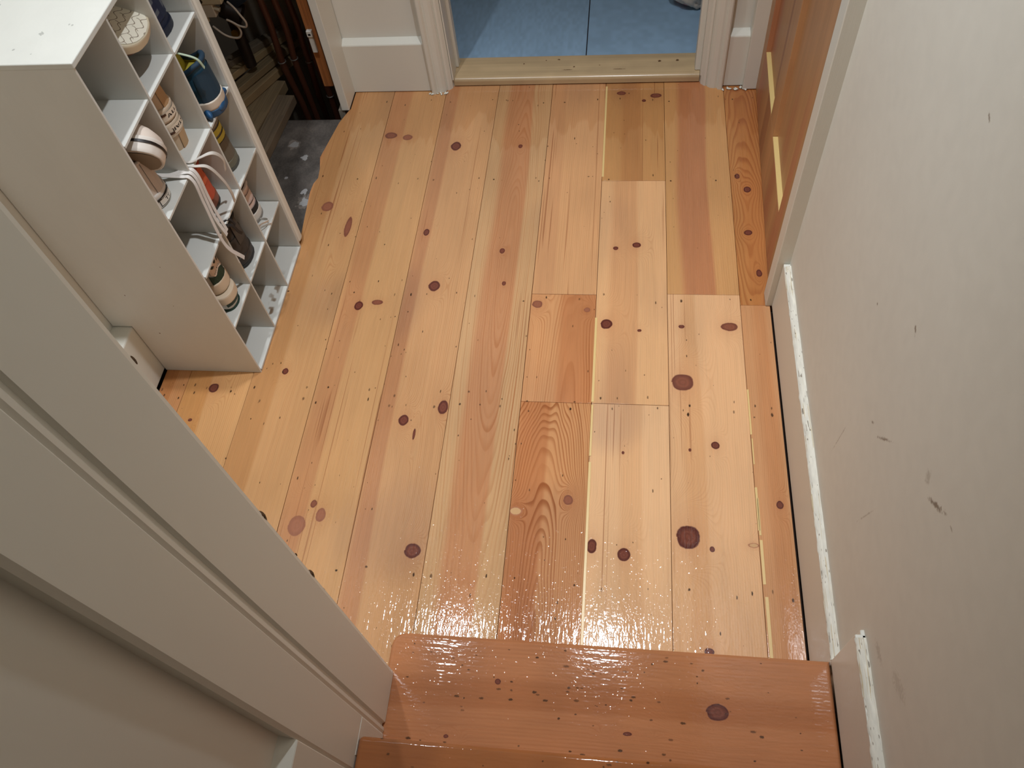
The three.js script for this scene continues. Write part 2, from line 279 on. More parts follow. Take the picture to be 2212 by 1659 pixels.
const t1 = struct('trim_1');                                             // door casing at the near side of the wooden door
part('casing', [box(.3655, .40, .001, 2.03, -1.340, -1.297, .0025, 2), box(.395, .412, .001, 2.03, -1.36, -1.335, .001)], whiteWood, t1);

// the wooden door in the right wall, standing a little askew in its frame
const doorWood = std(0xffffff, .42, { map: dataTex(512, 1024, (a, b) => {
  const u = a * .75, n = noise(u * 14, b * 1.2) * .5 + noise(u * 45 + 8, b * 2) * .3 + noise(u * 160, b * 5) * .2, red = ss(.2, .7, noise(u * 11 + 20, b * .9)), dark = ss(.45, .62, noise(u * 9 + 3.4, b * .55)), fine = noise(u * 500, b * 24) * .03;
  return [0, 1, 2].map((i) => lerp(lerp([186, 140, 97][i], [180, 121, 87][i], red), [152, 101, 74][i], dark * .7) * (1 + n * .10 + fine)); }) });
const bareStrip = std(0xdcc07e, .55);
{
  const d = struct('door_1');
  d.position.set(.401, .006, -2.135); d.rotation.y = Math.atan2(.025, .805) * 1;          // local z runs along the door, local x into the wall
  d.rotation.y = -Math.atan2(.025, .805);
  const dw = (name, x0, x1, y0, y1, z0, z1) => part(name, planarUV(box(x0, x1, y0, y1, z0, z1, .0012), (x, y, z) => [z / .75 + .02, y / 1.2]), doorWood, d);
  dw('stile', 0, .038, 0, 1.98, -.02, .058); dw('stile', 0, .038, 0, 1.98, .686, .80);
  dw('rail', 0, .038, 0, .163, .0585, .6855); dw('rail', 0, .038, .85, 1.02, .0585, .6855); dw('rail', 0, .038, 1.86, 1.98, .0585, .6855);
  dw('muntin', .0, .038, .1635, .8495, .329, .415);
  dw('panel', .013, .026, .15, .86, .05, .335); dw('panel', .013, .026, .15, .86, .41, .69); dw('panel', .013, .026, 1.0, 1.87, .05, .69);
  for (const [a, b] of [[.0588, .3285], [.4155, .6855]]) part('ledge_strip', box(.0008, .0135, .155, .1642, a, b, .0006), bareStrip, d, 'bare pale wood strip along the panel foot');
  const fr = struct('trim_2');
  part('jamb', box(.362, .425, .002, 2.03, -2.172, -2.138, .002), whiteWood, fr);
  part('head', box(.365, .425, 1.99, 2.03, -2.138, -1.34, .002), whiteWood, fr);
}

// far wall, doorway and the room behind it
{
  const wf = struct('wall_far');
  part('plaster', [box(-.89, -.5335, 0, CEIL_Y, -2.299, -2.181, 0), box(.236, .60, 0, CEIL_Y, -2.30, -2.181, 0), box(-.53, .236, 2.03, CEIL_Y, -2.30, -2.181, 0)], whiteWall, wf);
  const bf = struct('baseboard_far');
  const sk = (x0, x1, z) => { const s = new THREE.Shape([[0, 0], [.022, 0], [.022, .164], [.019, .168], [.004, .176], [0, .182]].map(([a, b]) => new THREE.Vector2(a, b))); return new THREE.ExtrudeGeometry(s, { depth: x1 - x0, bevelEnabled: false }).rotateY(-Math.PI / 2).scale(-1, 1, 1).translate(0, 0, 0); };
  const skirt = (x0, x1) => { const y = [[0, .003], [.024, .003], [.024, .165], [.0225, .168], [.003, .178], [0, .179]], pos = [], idx = []; for (const x of [x0, x1]) for (const [a, b] of y) pos.push(x, b, -2.181 + a); const n = y.length; for (let i = 0; i < n - 1; i++) idx.push(i, i + n, i + 1, i + 1, i + n, i + n + 1); for (let i = 1; i < n - 1; i++) idx.push(0, i, i + 1, n, n + i + 1, n + i); const g = new THREE.BufferGeometry(); g.setAttribute('position', new THREE.Float32BufferAttribute(pos, 3)); g.setIndex(idx); const h = g.toNonIndexed(); h.computeVertexNormals(); return planarUV(h, (x, yy, z) => [x * 4, yy * 4]); };
  part('skirting_board', skirt(-.857, -.600), whiteWood, bf); part('skirting_board', skirt(.301, .362), whiteWood, bf);
  const cas = (x, s) => profileY([[0, -2.19], [0, -2.144], [.004, -2.141], [.012, -2.141], [.015, -2.145], [.017, -2.150], [.024, -2.148], [.036, -2.150], [.044, -2.157], [.047, -2.163], [.050, -2.160], [.056, -2.163], [.064, -2.172], [.066, -2.19]].map(([a, z]) => [x + s * a, z]).sort(() => 0), 0, 2.09);
  const casing = struct('trim_3');
  const flakes = (x0, x1) => { const gs = []; for (let i = 0; i < 9; i++) { const w = rr(.003, .009); gs.push(new THREE.TetrahedronGeometry(w, 1).scale(1, .25, .6).rotateY(rr(0, 6)).translate(rr(x0, x1), .002, rr(-2.150, -2.138))); } return gs; };
  part('casing', cas(-.600, 1), whiteWood, casing);
  const cr = cas(.302, -1); cr.index || 0; part('casing', cr, whiteWood, casing);
  part('head', box(-.60, .302, 2.025, 2.09, -2.185, -2.145, .004), whiteWood, casing);
  part('jamb', [box(-.5345, -.530, .028, 2.03, -2.30, -2.172, .001), box(-.531, -.521, .030, 2.03, -2.265, -2.235, .003, 2)], whiteWood, casing);
  part('jamb', [box(.2345, .239, .028, 2.03, -2.30, -2.172, .001), box(.219, .2365, .030, 2.03, -2.230, -2.196, .003, 2)], whiteWood, casing);
  part('paint_flake', flakes(-.61, -.55), rawEdge, casing, 'loose white paint flakes at the casing foot'); part('paint_flake', flakes(.30, .385), rawEdge, casing, 'loose white paint flakes at the casing foot');
  // threshold
  const th = struct('trim_4');
  const tmap = dataTex(1024, 128, (a, b) => { const x = a * .77, v = b * .12; let s = 1 + .05 * noise(x * 3, v * 40) + .035 * noise(x * 6, v * 160) + .04 * fbm(x * 20, v * 20); let c = [196 * s, 170 * s, 132 * s];
    for (const [kx, kz, r, l] of [[.36, .035, .0016, 12], [.52, .034, .0016, 12], [.38, .05, .003, 1], [.645, .07, .005, 1], [.70, .072, .005, 1], [.22, .07, .003, 1], [.46, .055, .002, 1], [.29, .085, .002, 1], [.33, .088, .003, 1.4]]) { const q = Math.hypot((x - kx) / (r * l), (v - kz) / (r * (l > 1.5 ? .9 : 1))) + .3 * noise(x * 500, v * 500); const m = 1 - ss(.6, 1.1, q); c = c.map((u, i) => lerp(u, [80, 54, 34][i], m * .85)); } return c; });
  const ts = new THREE.Shape(); ts.moveTo(2.178, .004); ts.lineTo(2.178, .017); ts.quadraticCurveTo(2.179, .027, 2.190, .029); ts.lineTo(2.285, .029); ts.lineTo(2.285, .004); ts.closePath();
  const tg = new THREE.ExtrudeGeometry(ts, { depth: .766, bevelEnabled: false, curveSegments: 8 }).rotateY(Math.PI / 2).translate(-.532, 0, 0);
  part('threshold_board', planarUV(tg, (x, y, z) => [(x + .532) / .77, (-2.178 - z + (.03 - y) * .2) / .12]), phys(0xffffff, .25, { map: tmap }), th);
  // blue floor beyond
  const fl = struct('floor_2');
  const blue = std(0xffffff, .5, { map: dataTex(256, 256, (a, b) => { const s = 1 + .05 * fbm(a * 5, b * 5) + .04 * noise(a * 90, b * 90); return [150 * s, 180 * s, 206 * s]; }) });
  part('floor_sheet', box(-.84, -.1185, -.02, .022, -4.0, -2.282, .001), blue, fl); part('floor_sheet', box(-.1155, 1.4, -.02, .022, -4.0, -2.282, .001), blue, fl);
  part('joint_bed', box(-.14, -.09, -.04, .012, -4.0, -2.29, 0), gapMat, fl);
  const w2 = struct('wall_back');
  part('plaster', [box(-1.7, 1.5, -.05, CEIL_Y, -4.1, -4.0, 0), box(-.94, -.84, -.05, CEIL_Y, -4.0, -2.30, 0), box(1.4, 1.5, -.05, CEIL_Y, -4.0, -2.30, 0)], whiteWall, w2);
}
// left side: far post, cupboard, alcove
{
  const post = struct('trim_5');
  part('post', box(-.882, -.857, .001, CEIL_Y, -2.178, -2.066, .002), whiteWood, post);
  const wl = struct('wall_left');
  part('plaster', box(-1.34, -1.18, 0, CEIL_Y, -1.485, -.33, 0), whiteWall, wl);                   // behind the rack
  part('end_block', box(-1.34, -.41, 0, CEIL_Y, -.345, 1.1, 0), whiteWall, wl);
  part('end_block', box(-.41, -.40, .0, CEIL_Y, -.30, 1.1, 0), whiteWall, wl);
  part('added_header', box(-.90, -.872, 1.22, CEIL_Y, -2.066, -1.485, 0), whiteWall, wl);  // unseen panel over the cupboard opening, added to shade the inside
  const bl = struct('baseboard_left');
  part('skirting_board', box(-1.185, -1.131, .002, .178, -1.47, -.345, .006, 2), whiteWood, bl);
  const pb = struct('wall_partition');
  part('partition_board', box(-1.62, -.873, .012, CEIL_Y, -1.513, -1.486, .008, 3), whiteWood, pb);
  const cw = struct('wall_cupboard');
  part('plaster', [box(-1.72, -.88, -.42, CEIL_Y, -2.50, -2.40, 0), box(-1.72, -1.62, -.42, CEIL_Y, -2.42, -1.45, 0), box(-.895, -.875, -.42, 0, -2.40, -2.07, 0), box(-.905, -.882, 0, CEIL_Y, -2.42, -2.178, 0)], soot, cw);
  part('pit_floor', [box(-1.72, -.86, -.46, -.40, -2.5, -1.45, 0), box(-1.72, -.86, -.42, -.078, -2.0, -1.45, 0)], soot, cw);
}
// near left: panelled casing beside the stairs
{
  const pl = struct('trim_6'), X = -.373;
  // far stile with a chipped, rounded arris, quirk, bead
  const prof = [[-.40, -.331], [-.379, -.334], [-.3745, -.331], [-.373, -.326], [-.373, -.246], [-.3775, -.2435], [-.3775, -.240], [-.3735, -.237], [-.3728, -.232], [-.3745, -.2275], [-.373, -.226], [-.373, -.1535], [-.3765, -.148], [-.40, -.148]];
  part('stile', profileY(prof, .152, CEIL_Y), whiteWood, pl);
  part('stile', box(-.40, -.373, .30, CEIL_Y, .18, .40, .002), whiteWood, pl);
  part('rail', box(-.3995, -.3732, .302, .560, -.1485, .181, .002), whiteWood, pl);
  part('skirting_board', box(-.3995, -.3722, .152, .300, -.2265, -.17, .002), whiteWood, pl);
  part('panel', box(-.3999, -.392, .55, CEIL_Y, -.152, .184, .001), whiteWood, pl);
  const lg = new THREE.Shape([[-.395, .555], [-.3740, .555], [-.3740, .5605], [-.392, .580]].map(([a, b]) => new THREE.Vector2(a, b)));
  part('bevel_ledge', new THREE.ExtrudeGeometry(lg, { depth: .328, bevelEnabled: false }).translate(0, 0, -.1482), whiteWood, pl);
  part('stile', box(-.40, -.373, .30, CEIL_Y, .40, 1.1, .002), whiteWood, pl);
  const chipMat = std(0x6b5238, .8);
  for (const [y, z, s] of [[.816, -.3315, 1.2], [.637, -.3315, 1.3], [.581, -.330, .8], [.488, -.330, .7], [1.11, -.333, .5], [.70, -.333, .4]]) {
    const g = new THREE.IcosahedronGeometry(.0055 * s, 1).scale(.30, 1.9, .55), p = g.attributes.position;
    for (let i = 0; i < p.count; i++) p.setXYZ(i, p.getX(i) * (1 + .3 * noise(p.getY(i) * 700, i)), p.getY(i) * (1 + .3 * noise(p.getZ(i) * 700, y)), p.getZ(i));
    part('paint_chip', g.translate(-.3758, y, z), chipMat, pl, 'chip showing brown wood through white paint');
  }
}
// closing shell
{
  const c = struct('ceiling');
  part('plaster', box(-1.75, 1.5, CEIL_Y, CEIL_Y + .1, -4.1, 1.2, 0), ceilWhite, c);
  const wn = struct('wall_near');
  part('plaster', box(-.45, .6, 0, CEIL_Y, 1.1, 1.2, 0), whiteWall, wn);
}

// ---------- ceiling lamps ----------
LAMPS.forEach(([x, z, cd, spill], i) => {
  const g = thing('ceiling_downlight', i ? 'round white ceiling downlight above the front of the shoe rack' : 'round white ceiling downlight above the middle of the floorboards', 'ceiling light', [x, CEIL_Y, z]);
  part('trim_ring', new THREE.LatheGeometry([[.028, .0], [.028, -.004], [.034, -.008], [.045, -.006], [.048, 0]].map(([a, b]) => new THREE.Vector2(a, b)), 32), rackWhite, g);
  part('lamp_face', new THREE.CylinderGeometry(.0275, .0275, .004, 32).translate(0, -.002, 0), std(0x222222, .5, { emissive: new THREE.Color(...LAMP_COLOR), emissiveIntensity: 30 }), g);
  const l = new THREE.SpotLight(new THREE.Color(...LAMP_COLOR), cd, 0, .60, 1, 2);
  l.position.set(0, -.012, 0); l.target.position.set(0, -2, 0); l.castShadow = true; l.shadow.radius = 1.25; l.name = 'downlight_beam';
  g.add(l); g.add(l.target); l.target.name = 'beam_target';
  const w = new THREE.SpotLight(new THREE.Color(...LAMP_COLOR), spill, 0, 1.45, 1, 2);
  w.position.set(0, -.012, 0); w.target = l.target; w.castShadow = true; w.shadow.radius = 1.25; w.name = 'downlight_spill'; g.add(w);
});

// ---------- shoe rack ----------
const RX = -.875, RZ = [-1.060, -1.198, -1.336, -1.476], RY = [0, .177, .352, .525, .704, .868];
{
  const g = thing('shoe_rack', 'white open shoe rack of fifteen cells standing against the left wall', 'shoe rack');
  const side = (z0, z1) => { const s = new THREE.Shape([[-1.178, .868], [RX, .868], [RX, 0], [-1.129, 0], [-1.129, .181], [-1.178, .181]].map(([a, b]) => new THREE.Vector2(a, b))); return new THREE.ExtrudeGeometry(s, { depth: z1 - z0 - .002, bevelEnabled: true, bevelSize: .001, bevelThickness: .001, bevelOffset: -.001, bevelSegments: 2 }).translate(0, 0, z0 + .001); };
  const marks = dataTex(512, 512, (a, b) => { let c = [216, 214, 207]; for (const [x, y, r] of [[.35, .18, .006], [.62, .30, .004], [.3, .34, .005], [.72, .45, .004]]) { const q = Math.hypot(a - x, (b - y) * 3) / r + .4 * noise(a * 200, b * 200); if (q < 1) c = [120, 100, 84]; } const s = 1 + .012 * fbm(a * 8, b * 8); return c.map((v) => v * s); });
  part('side_panel', planarUV(side(-1.0645, -1.0595), (x, y, z) => [(x + 1.18) / .31, y / .87]), std(0xffffff, .45, { map: marks }), g);
  part('side_panel', side(-1.4845, -1.478), rackWhite, g);
  const topMap = dataTex(512, 512, (a, b) => { let s = 1 + .012 * fbm(a * 9, b * 9), c = [213 * s, 213 * s, 206 * s]; for (const [x, y, r] of [[.60, .90, .006], [.72, .93, .004], [.85, .75, .006], [.83, .745, .005], [.7, .8, .012], [.3, .6, .02]]) { const q = Math.hypot(a - x, b - y) / r + .4 * noise(a * 150, b * 150); if (q < 1) c = c.map((v) => v * .82); } return c; });
  part('top_panel', planarUV(box(-1.178, RX + .003, .868, .879, -1.4855, -1.058, .0022, 3), (x, y, z) => [(x + 1.178) / .31, (z + 1.4855) / .43]), std(0xffffff, .5, { map: topMap }), g);
  const dirt = dataTex(256, 256, (a, b) => { const m = Math.max(0, ss(.15, .6, noise(a * 9, b * 7)) * ss(.0, .5, noise(a * 30 + 4, b * 30))) * ss(.25, .1, Math.abs(b - .45)) * .8; const c = [211, 210, 203]; return c.map((v, i) => lerp(v, [96, 70, 46][i], m)); });
  part('base_panel', planarUV(box(-1.129, RX + .001, .001, .009, -1.477, -1.0655, .0015), (x, y, z) => [(x + 1.13) / .26, (z + 1.477) / .41]), std(0xffffff, .5, { map: dirt }), g);
  part('back_panel', box(-1.1275, -1.1235, .010, .867, -1.477, -1.0655, 0), rackWhite, g);
  for (const z of [RZ[1], RZ[2]]) part('divider', box(-1.123, RX + .0015, .0095, .8675, z - .0025, z + .0025, .001), rackWhite, g);
  for (let r = 1; r <= 4; r++) for (let c = 0; c < 3; c++) {
    const z1 = RZ[c] - (c ? .0027 : .005), z0 = RZ[c + 1] + (c === 2 ? .0005 : .0027), y = RY[r];
    const s = new THREE.Shape(), a = rr(-.0025, .003), b = rr(-.0025, .003);
    s.moveTo(-1.122, -z1); s.lineTo(RX + a, -z1); s.lineTo(RX + b, -z0); s.lineTo(-1.122, -z0); s.closePath();
    part('shelf', new THREE.ExtrudeGeometry(s, { depth: .0046, bevelEnabled: true, bevelSize: .0007, bevelThickness: .0007, bevelOffset: -.0007, bevelSegments: 1 }).rotateX(-Math.PI / 2).translate(0, y - .0023, 0), rackWhite, g);
  }
}

// ---------- shoes ----------
const OUT_T = [0, .008, .025, .06, .12, .25, .4, .55, .7, .82, .91, .965, .99, 1], OUT_W = [0, .26, .46, .64, .74, .76, .74, .82, .97, 1, .86, .6, .32, 0];
const table = (T, W, t) => { let i = 1; while (i < T.length - 1 && t > T[i]) i++; const k = clamp((t - T[i - 1]) / (T[i] - T[i - 1])); return lerp(W[i - 1], W[i], k); };
const outline = (t) => table(OUT_T, OUT_W, t);
const TS = [0, .003, .008, .016, .028, .045, .07, .1, .14, .19, .25, .31, .36, .40, .44, .48, .53, .59, .66, .73, .79, .85, .90, .94, .97, .985, .996, 1];
// a point of the upper: t heel to toe, q sole to rim or ridge, side ±1, off outward
function upperPoint(o, t, q, side, off = 0) {
  const W = o.W / 2 * (o.upperW ?? .96), w = W * outline(t), closed = ss(.38, .47, t);
  const h = o.H * table([0, .06, .18, .30, .42, .50, .62, .75, .88, .96, 1], o.heights ?? [1, .98, .80, .86, 1.02, .92, .74, .60, .50, .34, .05], t);
  const open = w * (1 - (o.lean ?? .16) * q * q), shut = w * Math.pow(Math.max(0, Math.cos(q * Math.PI / 2)), .62);
  const z = lerp(open, shut, closed), y = o.S + h * lerp(q, Math.pow(Math.sin(q * Math.PI / 2), .85), closed);
  const lean = t < .1 ? (o.back ?? .006) * q * (1 - t / .1) : 0;
  let x = -t * o.L - lean, n = 0;
  if (off) { const cx = -o.L * clamp(t, .12, .85), dx = x - cx, l = Math.hypot(dx, z) || 1; x += off * dx / l; return [x, y + off * .15 * closed * q, side * (z + off * z / l)]; }
  return [x, y, side * z];
}
function gridGeo(rows, wrap = false) {
  const pos = [], idx = [], uv = [], m = rows[0].length;
  rows.forEach((r, i) => r.forEach((p, j) => { pos.push(...p); uv.push(j / (m - 1), i / (rows.length - 1)); }));
  for (let i = 0; i < rows.length - 1; i++) for (let j = 0; j < m - 1; j++) { const a = i * m + j; idx.push(a, a + 1, a + m, a + 1, a + m + 1, a + m); }
  const g = new THREE.BufferGeometry(); g.setAttribute('position', new THREE.Float32BufferAttribute(pos, 3)); g.setAttribute('uv', new THREE.Float32BufferAttribute(uv, 2)); g.setIndex(idx); g.computeVertexNormals(); return g;
}
function soleGeo(o, y0, y1, grow, round = .25, flare = 0) {                 // closed block in the outline of the sole
  const ring = []; for (let i = 0; i < TS.length; i++) ring.push([TS[i], 1]); for (let i = TS.length - 2; i > 0; i--) ring.push([TS[i], -1]); ring.push(ring[0]);
  const W = o.W / 2, at = (s, y) => ring.map(([t, sd]) => { const z = sd * (W * outline(t) + (outline(t) > 0 ? grow : 0) - (1 - s) * .006 * (outline(t) > .05 ? 1 : 0)), cx = -o.L / 2, x = -t * o.L, lift = t > .8 ? (o.spring ?? .006) * ((t - .8) / .2) ** 2 : 0; const k = s < 1 ? 1 - (1 - s) * .02 : 1; return [cx + (x - cx) * k * (1 + 2 * grow / o.L), y + lift, z]; });
  const h = y1 - y0, rows = [at(.2, y0).map((p) => [lerp(p[0], -o.L / 2, .97), p[1], p[2] * .03]), at(.4, y0), at(.9, y0 + h * .06), at(1, y0 + h * round), at(1, y1 - h * round * .6), at(.9, y1 - h * .03), at(.4, y1), at(.2, y1).map((p) => [lerp(p[0], -o.L / 2, .97), p[1], p[2] * .03])];
  const g = gridGeo(rows.map((r) => r.slice().reverse())); return g;
}
function shoe(name, label, group, o, pos, turn) {
  o = { L: .25, W: .092, S: .024, H: .068, ...o };
  const g = thing(name, label, o.category ?? 'shoe', pos, group);
  g.rotation.set(...(turn ?? [0, 0, 0]), 'YXZ');
  const m = (c, r = .7) => (c?.isMaterial ? c : std(c, r, { side: THREE.DoubleSide, bumpMap: FABRIC, bumpScale: .0003 }));
  if (o.outsole) part('outsole', soleGeo(o, 0, o.outT ?? .008, .003), o.outsole.isMaterial ? o.outsole : std(o.outsole, .6), g);
  const mid = part('midsole', soleGeo(o, o.outsole ? (o.outT ?? .008) - .001 : 0, o.S + .003, .0025), std(o.mid ?? 0xd9d2c4, .55), g);
  if (o.stripe) part('foxing_stripe', stripeGeo(o, o.S * .62, o.S * .80, .0036), std(o.stripe, .5), g, 'dark line round the sole');
  const N = 12, rows = TS.map((t) => { const r = []; for (let j = 0; j <= N; j++) r.push(upperPoint(o, t, j / N, 1)); return r; });
  const rows2 = TS.map((t) => { const r = []; for (let j = 0; j <= N; j++) r.push(upperPoint(o, t, 1 - j / N, -1)); return r; });
  part('upper', [gridGeo(rows), gridGeo(rows2)], m(o.upper), g);
  // rim
  const rim = []; const open = TS.filter((t) => t <= .44);
  for (const t of open.slice().reverse()) rim.push(upperPoint(o, t, 1, 1)); for (const t of open.slice(1)) rim.push(upperPoint(o, t, 1, -1));
  part('collar', tube(rim, o.rim ?? .0042, 70, 8), m(o.collar ?? o.upper), g);
  const lin = TS.filter((t) => t <= .5).map((t) => { const r = []; for (let j = 0; j <= 6; j++) { const p = upperPoint(o, Math.max(t, .012), j / 6 * .97, 1, -.0035); r.push(p); } return r; }), lin2 = lin.map((r) => r.map(([x, y, z]) => [x, y, -z]).reverse());
  part('lining', [gridGeo(lin), gridGeo(lin2)], m(o.lining ?? 0x4a443c), g);
  part('insole', soleGeo({ ...o, W: o.W * .86, L: o.L * .96 }, o.S, o.S + (o.insoleUp ?? .005), 0).translate(-.005, 0, 0), m(o.insole ?? o.lining ?? 0x4a443c), g);
  // tongue
  const tr = []; for (let i = 0; i <= 10; i++) { const t = lerp(.60, .30, i / 10), y = upperPoint(o, t, 1, 1)[1] + .003 + (i > 6 ? (i - 6) * (o.tongueUp ?? .003) : 0), w = o.W * lerp(.10, o.tongueW ?? .26, i / 10), r = []; for (let j = -4; j <= 4; j++) r.push([-t * o.L, y - .006 * (j / 4) ** 2, w * j / 4]); tr.push(r); }
  part('tongue', gridGeo(tr), m(o.tongue ?? o.upper), g);
  if (o.lace !== undefined) { const gs = []; for (let i = 0; i < 6; i++) { const t = lerp(.44, .60, i / 5), p = (s) => { const a = upperPoint(o, t, .78, s, .003); return [a[0], a[1] + .003, a[2]]; }, c = upperPoint(o, t, 1, 1); gs.push(ribbon([p(-1), [c[0] - .004, c[1] + .008, 0], p(1)], .006, .0015, [1, 0, 0], 14)); } part('laces', gs, std(o.lace, .85), g); }
  for (const b of o.bands ?? []) part(b.name, bandGeo(o, b), b.mat ?? m(b.color, .6), g, b.label);
  return g;
}
function bandGeo(o, b) {                                                   // a shaped patch round the heel (or along one side)
  const cols = [], n = 28;
  for (let i = -n; i <= n; i++) { const t = (b.t0 ?? 0) + (b.t - (b.t0 ?? 0)) * Math.pow(Math.abs(i) / n, 1.4), s = i < 0 ? -1 : 1; cols.push([t, s, i / n]); }
  const rows = []; for (let j = 0; j <= 8; j++) rows.push(cols.map(([t, s, f]) => { const lo = typeof b.q0 === 'function' ? b.q0(f) : b.q0, hi = typeof b.q1 === 'function' ? b.q1(f) : b.q1; return upperPoint(o, t, lerp(lo, hi, j / 8), s, b.off ?? .0016); }));
  return gridGeo(rows);
}
function stripeGeo(o, y0, y1, off) {
  const ring = []; for (let i = 0; i < TS.length; i++) ring.push([TS[i], 1]); for (let i = TS.length - 2; i > 0; i--) ring.push([TS[i], -1]); ring.push(ring[0]);
  const rows = [y0, y1].map((y) => ring.map(([t, s]) => { const lift = t > .8 ? (o.spring ?? .006) * ((t - .8) / .2) ** 2 : 0, w = s * (o.W / 2 * outline(t) + (outline(t) > 0 ? off : 0)); return [-o.L / 2 + (-t * o.L + o.L / 2) * (1 + 2 * off / o.L), y + lift, w]; }).reverse());
  return gridGeo(rows);
}
const FABRIC = dataTex(128, 128, (a, b, i, j) => { const v = 128 + 50 * Math.sin(i * 1.6) * Math.sin(j * 1.6) + 40 * noise(a * 50, b * 50); return [v, v, v]; }, false); FABRIC.repeat.set(3, 3);
function canvasTex(w, h, draw) { const c = document.createElement('canvas'); c.width = w; c.height = h; const x = c.getContext('2d'); draw(x); const t = new THREE.CanvasTexture(c); t.colorSpace = THREE.SRGBColorSpace; t.magFilter = THREE.LinearFilter; return t; }
const colZ = [-1.130, -1.267, -1.406];
const plate = (draw, w = 128, h = 64) => std(0xffffff, .6, { map: canvasTex(w, h, draw), side: THREE.DoubleSide });

// top row, middle: a pale-soled boot lying upside down with its toe to the front
{
  const sole = std(0xffffff, .7, { map: dataTex(512, 512, (a, b) => { const x = a * .12, z = b * .2, l1 = (z + .0045 * Math.sin(x * 230) + .001 * noise(x * 90, z * 90)) / .0155, l2 = (x + .0045 * Math.sin(z * 210 + 1)) / .024, g1 = ss(.075, .03, Math.abs(l1 - Math.floor(l1) - .5)), g2 = ss(.05, .02, Math.abs(l2 - Math.floor(l2) - .5)) * (Math.sin(z * 210) > .2 ? 1 : 0), m = Math.max(g1, g2 * .8); return [244 - m * 96, 238 - m * 104, 220 - m * 104]; }) });
  const s = shoe('boot', 'brown boot upside down showing a pale wavy sole in the top row of the rack', null, { L: .175, W: .114, S: .016, H: .050, mid: 0xd8cbb0, upper: 0x6b3f26, collar: 0x5a3420, lining: 0x3a2a20, upperW: .92 }, [-1.105, .80, -1.268], [0, 0, 0]);
  s.rotation.set(Math.PI, Math.PI, -.36); s.position.set(-1.042, .846, -1.290);
  const W = [], o = { L: .175, W: .114 }; for (const t of TS) { const r = []; for (let j = -6; j <= 6; j++) r.push([-t * o.L, -.0008 + (t > .8 ? .006 * ((t - .8) / .2) ** 2 : 0), (o.W / 2 * outline(t)) * .95 * j / 6]); W.push(r); }
  part('tread', planarUV(gridGeo(W), (x, y, z) => [z / .12 + .5, -x / .2]), sole, s, 'cream rubber tread with wavy grooves');
}
// top row, far: navy padded slipper boot with numerals
{
  const num = plate((x) => { x.fillStyle = '#16203c'; x.fillRect(0, 0, 256, 128); x.fillStyle = '#565c66'; x.font = 'bold 118px sans-serif'; x.textAlign = 'center'; x.fillText('15', 128, 108); }, 256, 128);
  shoe('slipper', 'navy padded slipper with grey numerals in the far cell of the top row', null, { L: .212, W: .124, S: .014, H: .105, mid: 0x10182e, upper: 0x131c36, lining: 0xb0203c, insole: 0xb0203c, rim: .007, lean: .06, back: .01, bands: [{ name: 'numeral_patch', t: .16, q0: .16, q1: .86, off: .0022, mat: num, label: 'grey numerals on the heel' }] }, [-.905, .7065, -1.408]);
}
// second row, far: blue trainer
{
  const o = { L: .245, W: .102, S: .034, outT: .017, H: .085, outsole: 0x1d4668, mid: 0xcdbfae, upper: 0x16455e, collar: 0x0d2c40, lining: 0xa89a34, tongue: 0xc0ae38, insole: 0xb8a93a, rim: .006, lace: 0xa9b8a0, insoleUp: .060,
    bands: [{ name: 'heel_counter', t: .10, q0: .05, q1: .80, off: .0018, color: 0x123447 }] };
  const s = shoe('trainer', 'blue trainer with a white midsole band and yellow tongue in the second row', null, o, [-.858, .5278, -1.403]);
  for (const [z, x, q] of [[-.030, -.016, -.5], [.004, -.001, .1], [.036, -.022, .7]]) part('sole_lug', new THREE.SphereGeometry(.019, 20, 14).scale(.42, .60, 1.05).rotateY(q).translate(x - .003, .0118, z), std(0x1d4a70, .5), s);
  part('side_emblem', [tube([[-.055, .100, -.0395], [-.075, .072, -.0415], [-.037, .066, -.0400], [-.055, .100, -.0395]], .0011, 40, 6)], std(0x7fa3b5, .5), s, 'thin pale triangle outline');
  { const rows = []; for (let i = 0; i <= 10; i++) { const y = lerp(.06, .134, i / 10), w = .036 * Math.sqrt(1 - (Math.max(0, i - 3) / 7.2) ** 2), r = []; for (let j = -5; j <= 5; j++) r.push([-.052 - .012 * (j / 5) ** 2 - .006 * i / 10, y, w * j / 5]); rows.push(r); } part('heel_flap', gridGeo(rows), std(0xc4b23e, .7, { side: THREE.DoubleSide }), s, 'yellow padded flap above the heel'); }
  part('lace_end', ribbon([[-.11, .155, .02], [-.055, .168, .042], [-.012, .167, .052], [.012, .150, .045], [.016, .125, .038]], .006, .0015, [0, .3, 1]), std(0xa9b8a0, .85), s, 'pale green lace end hanging over the rim');
}
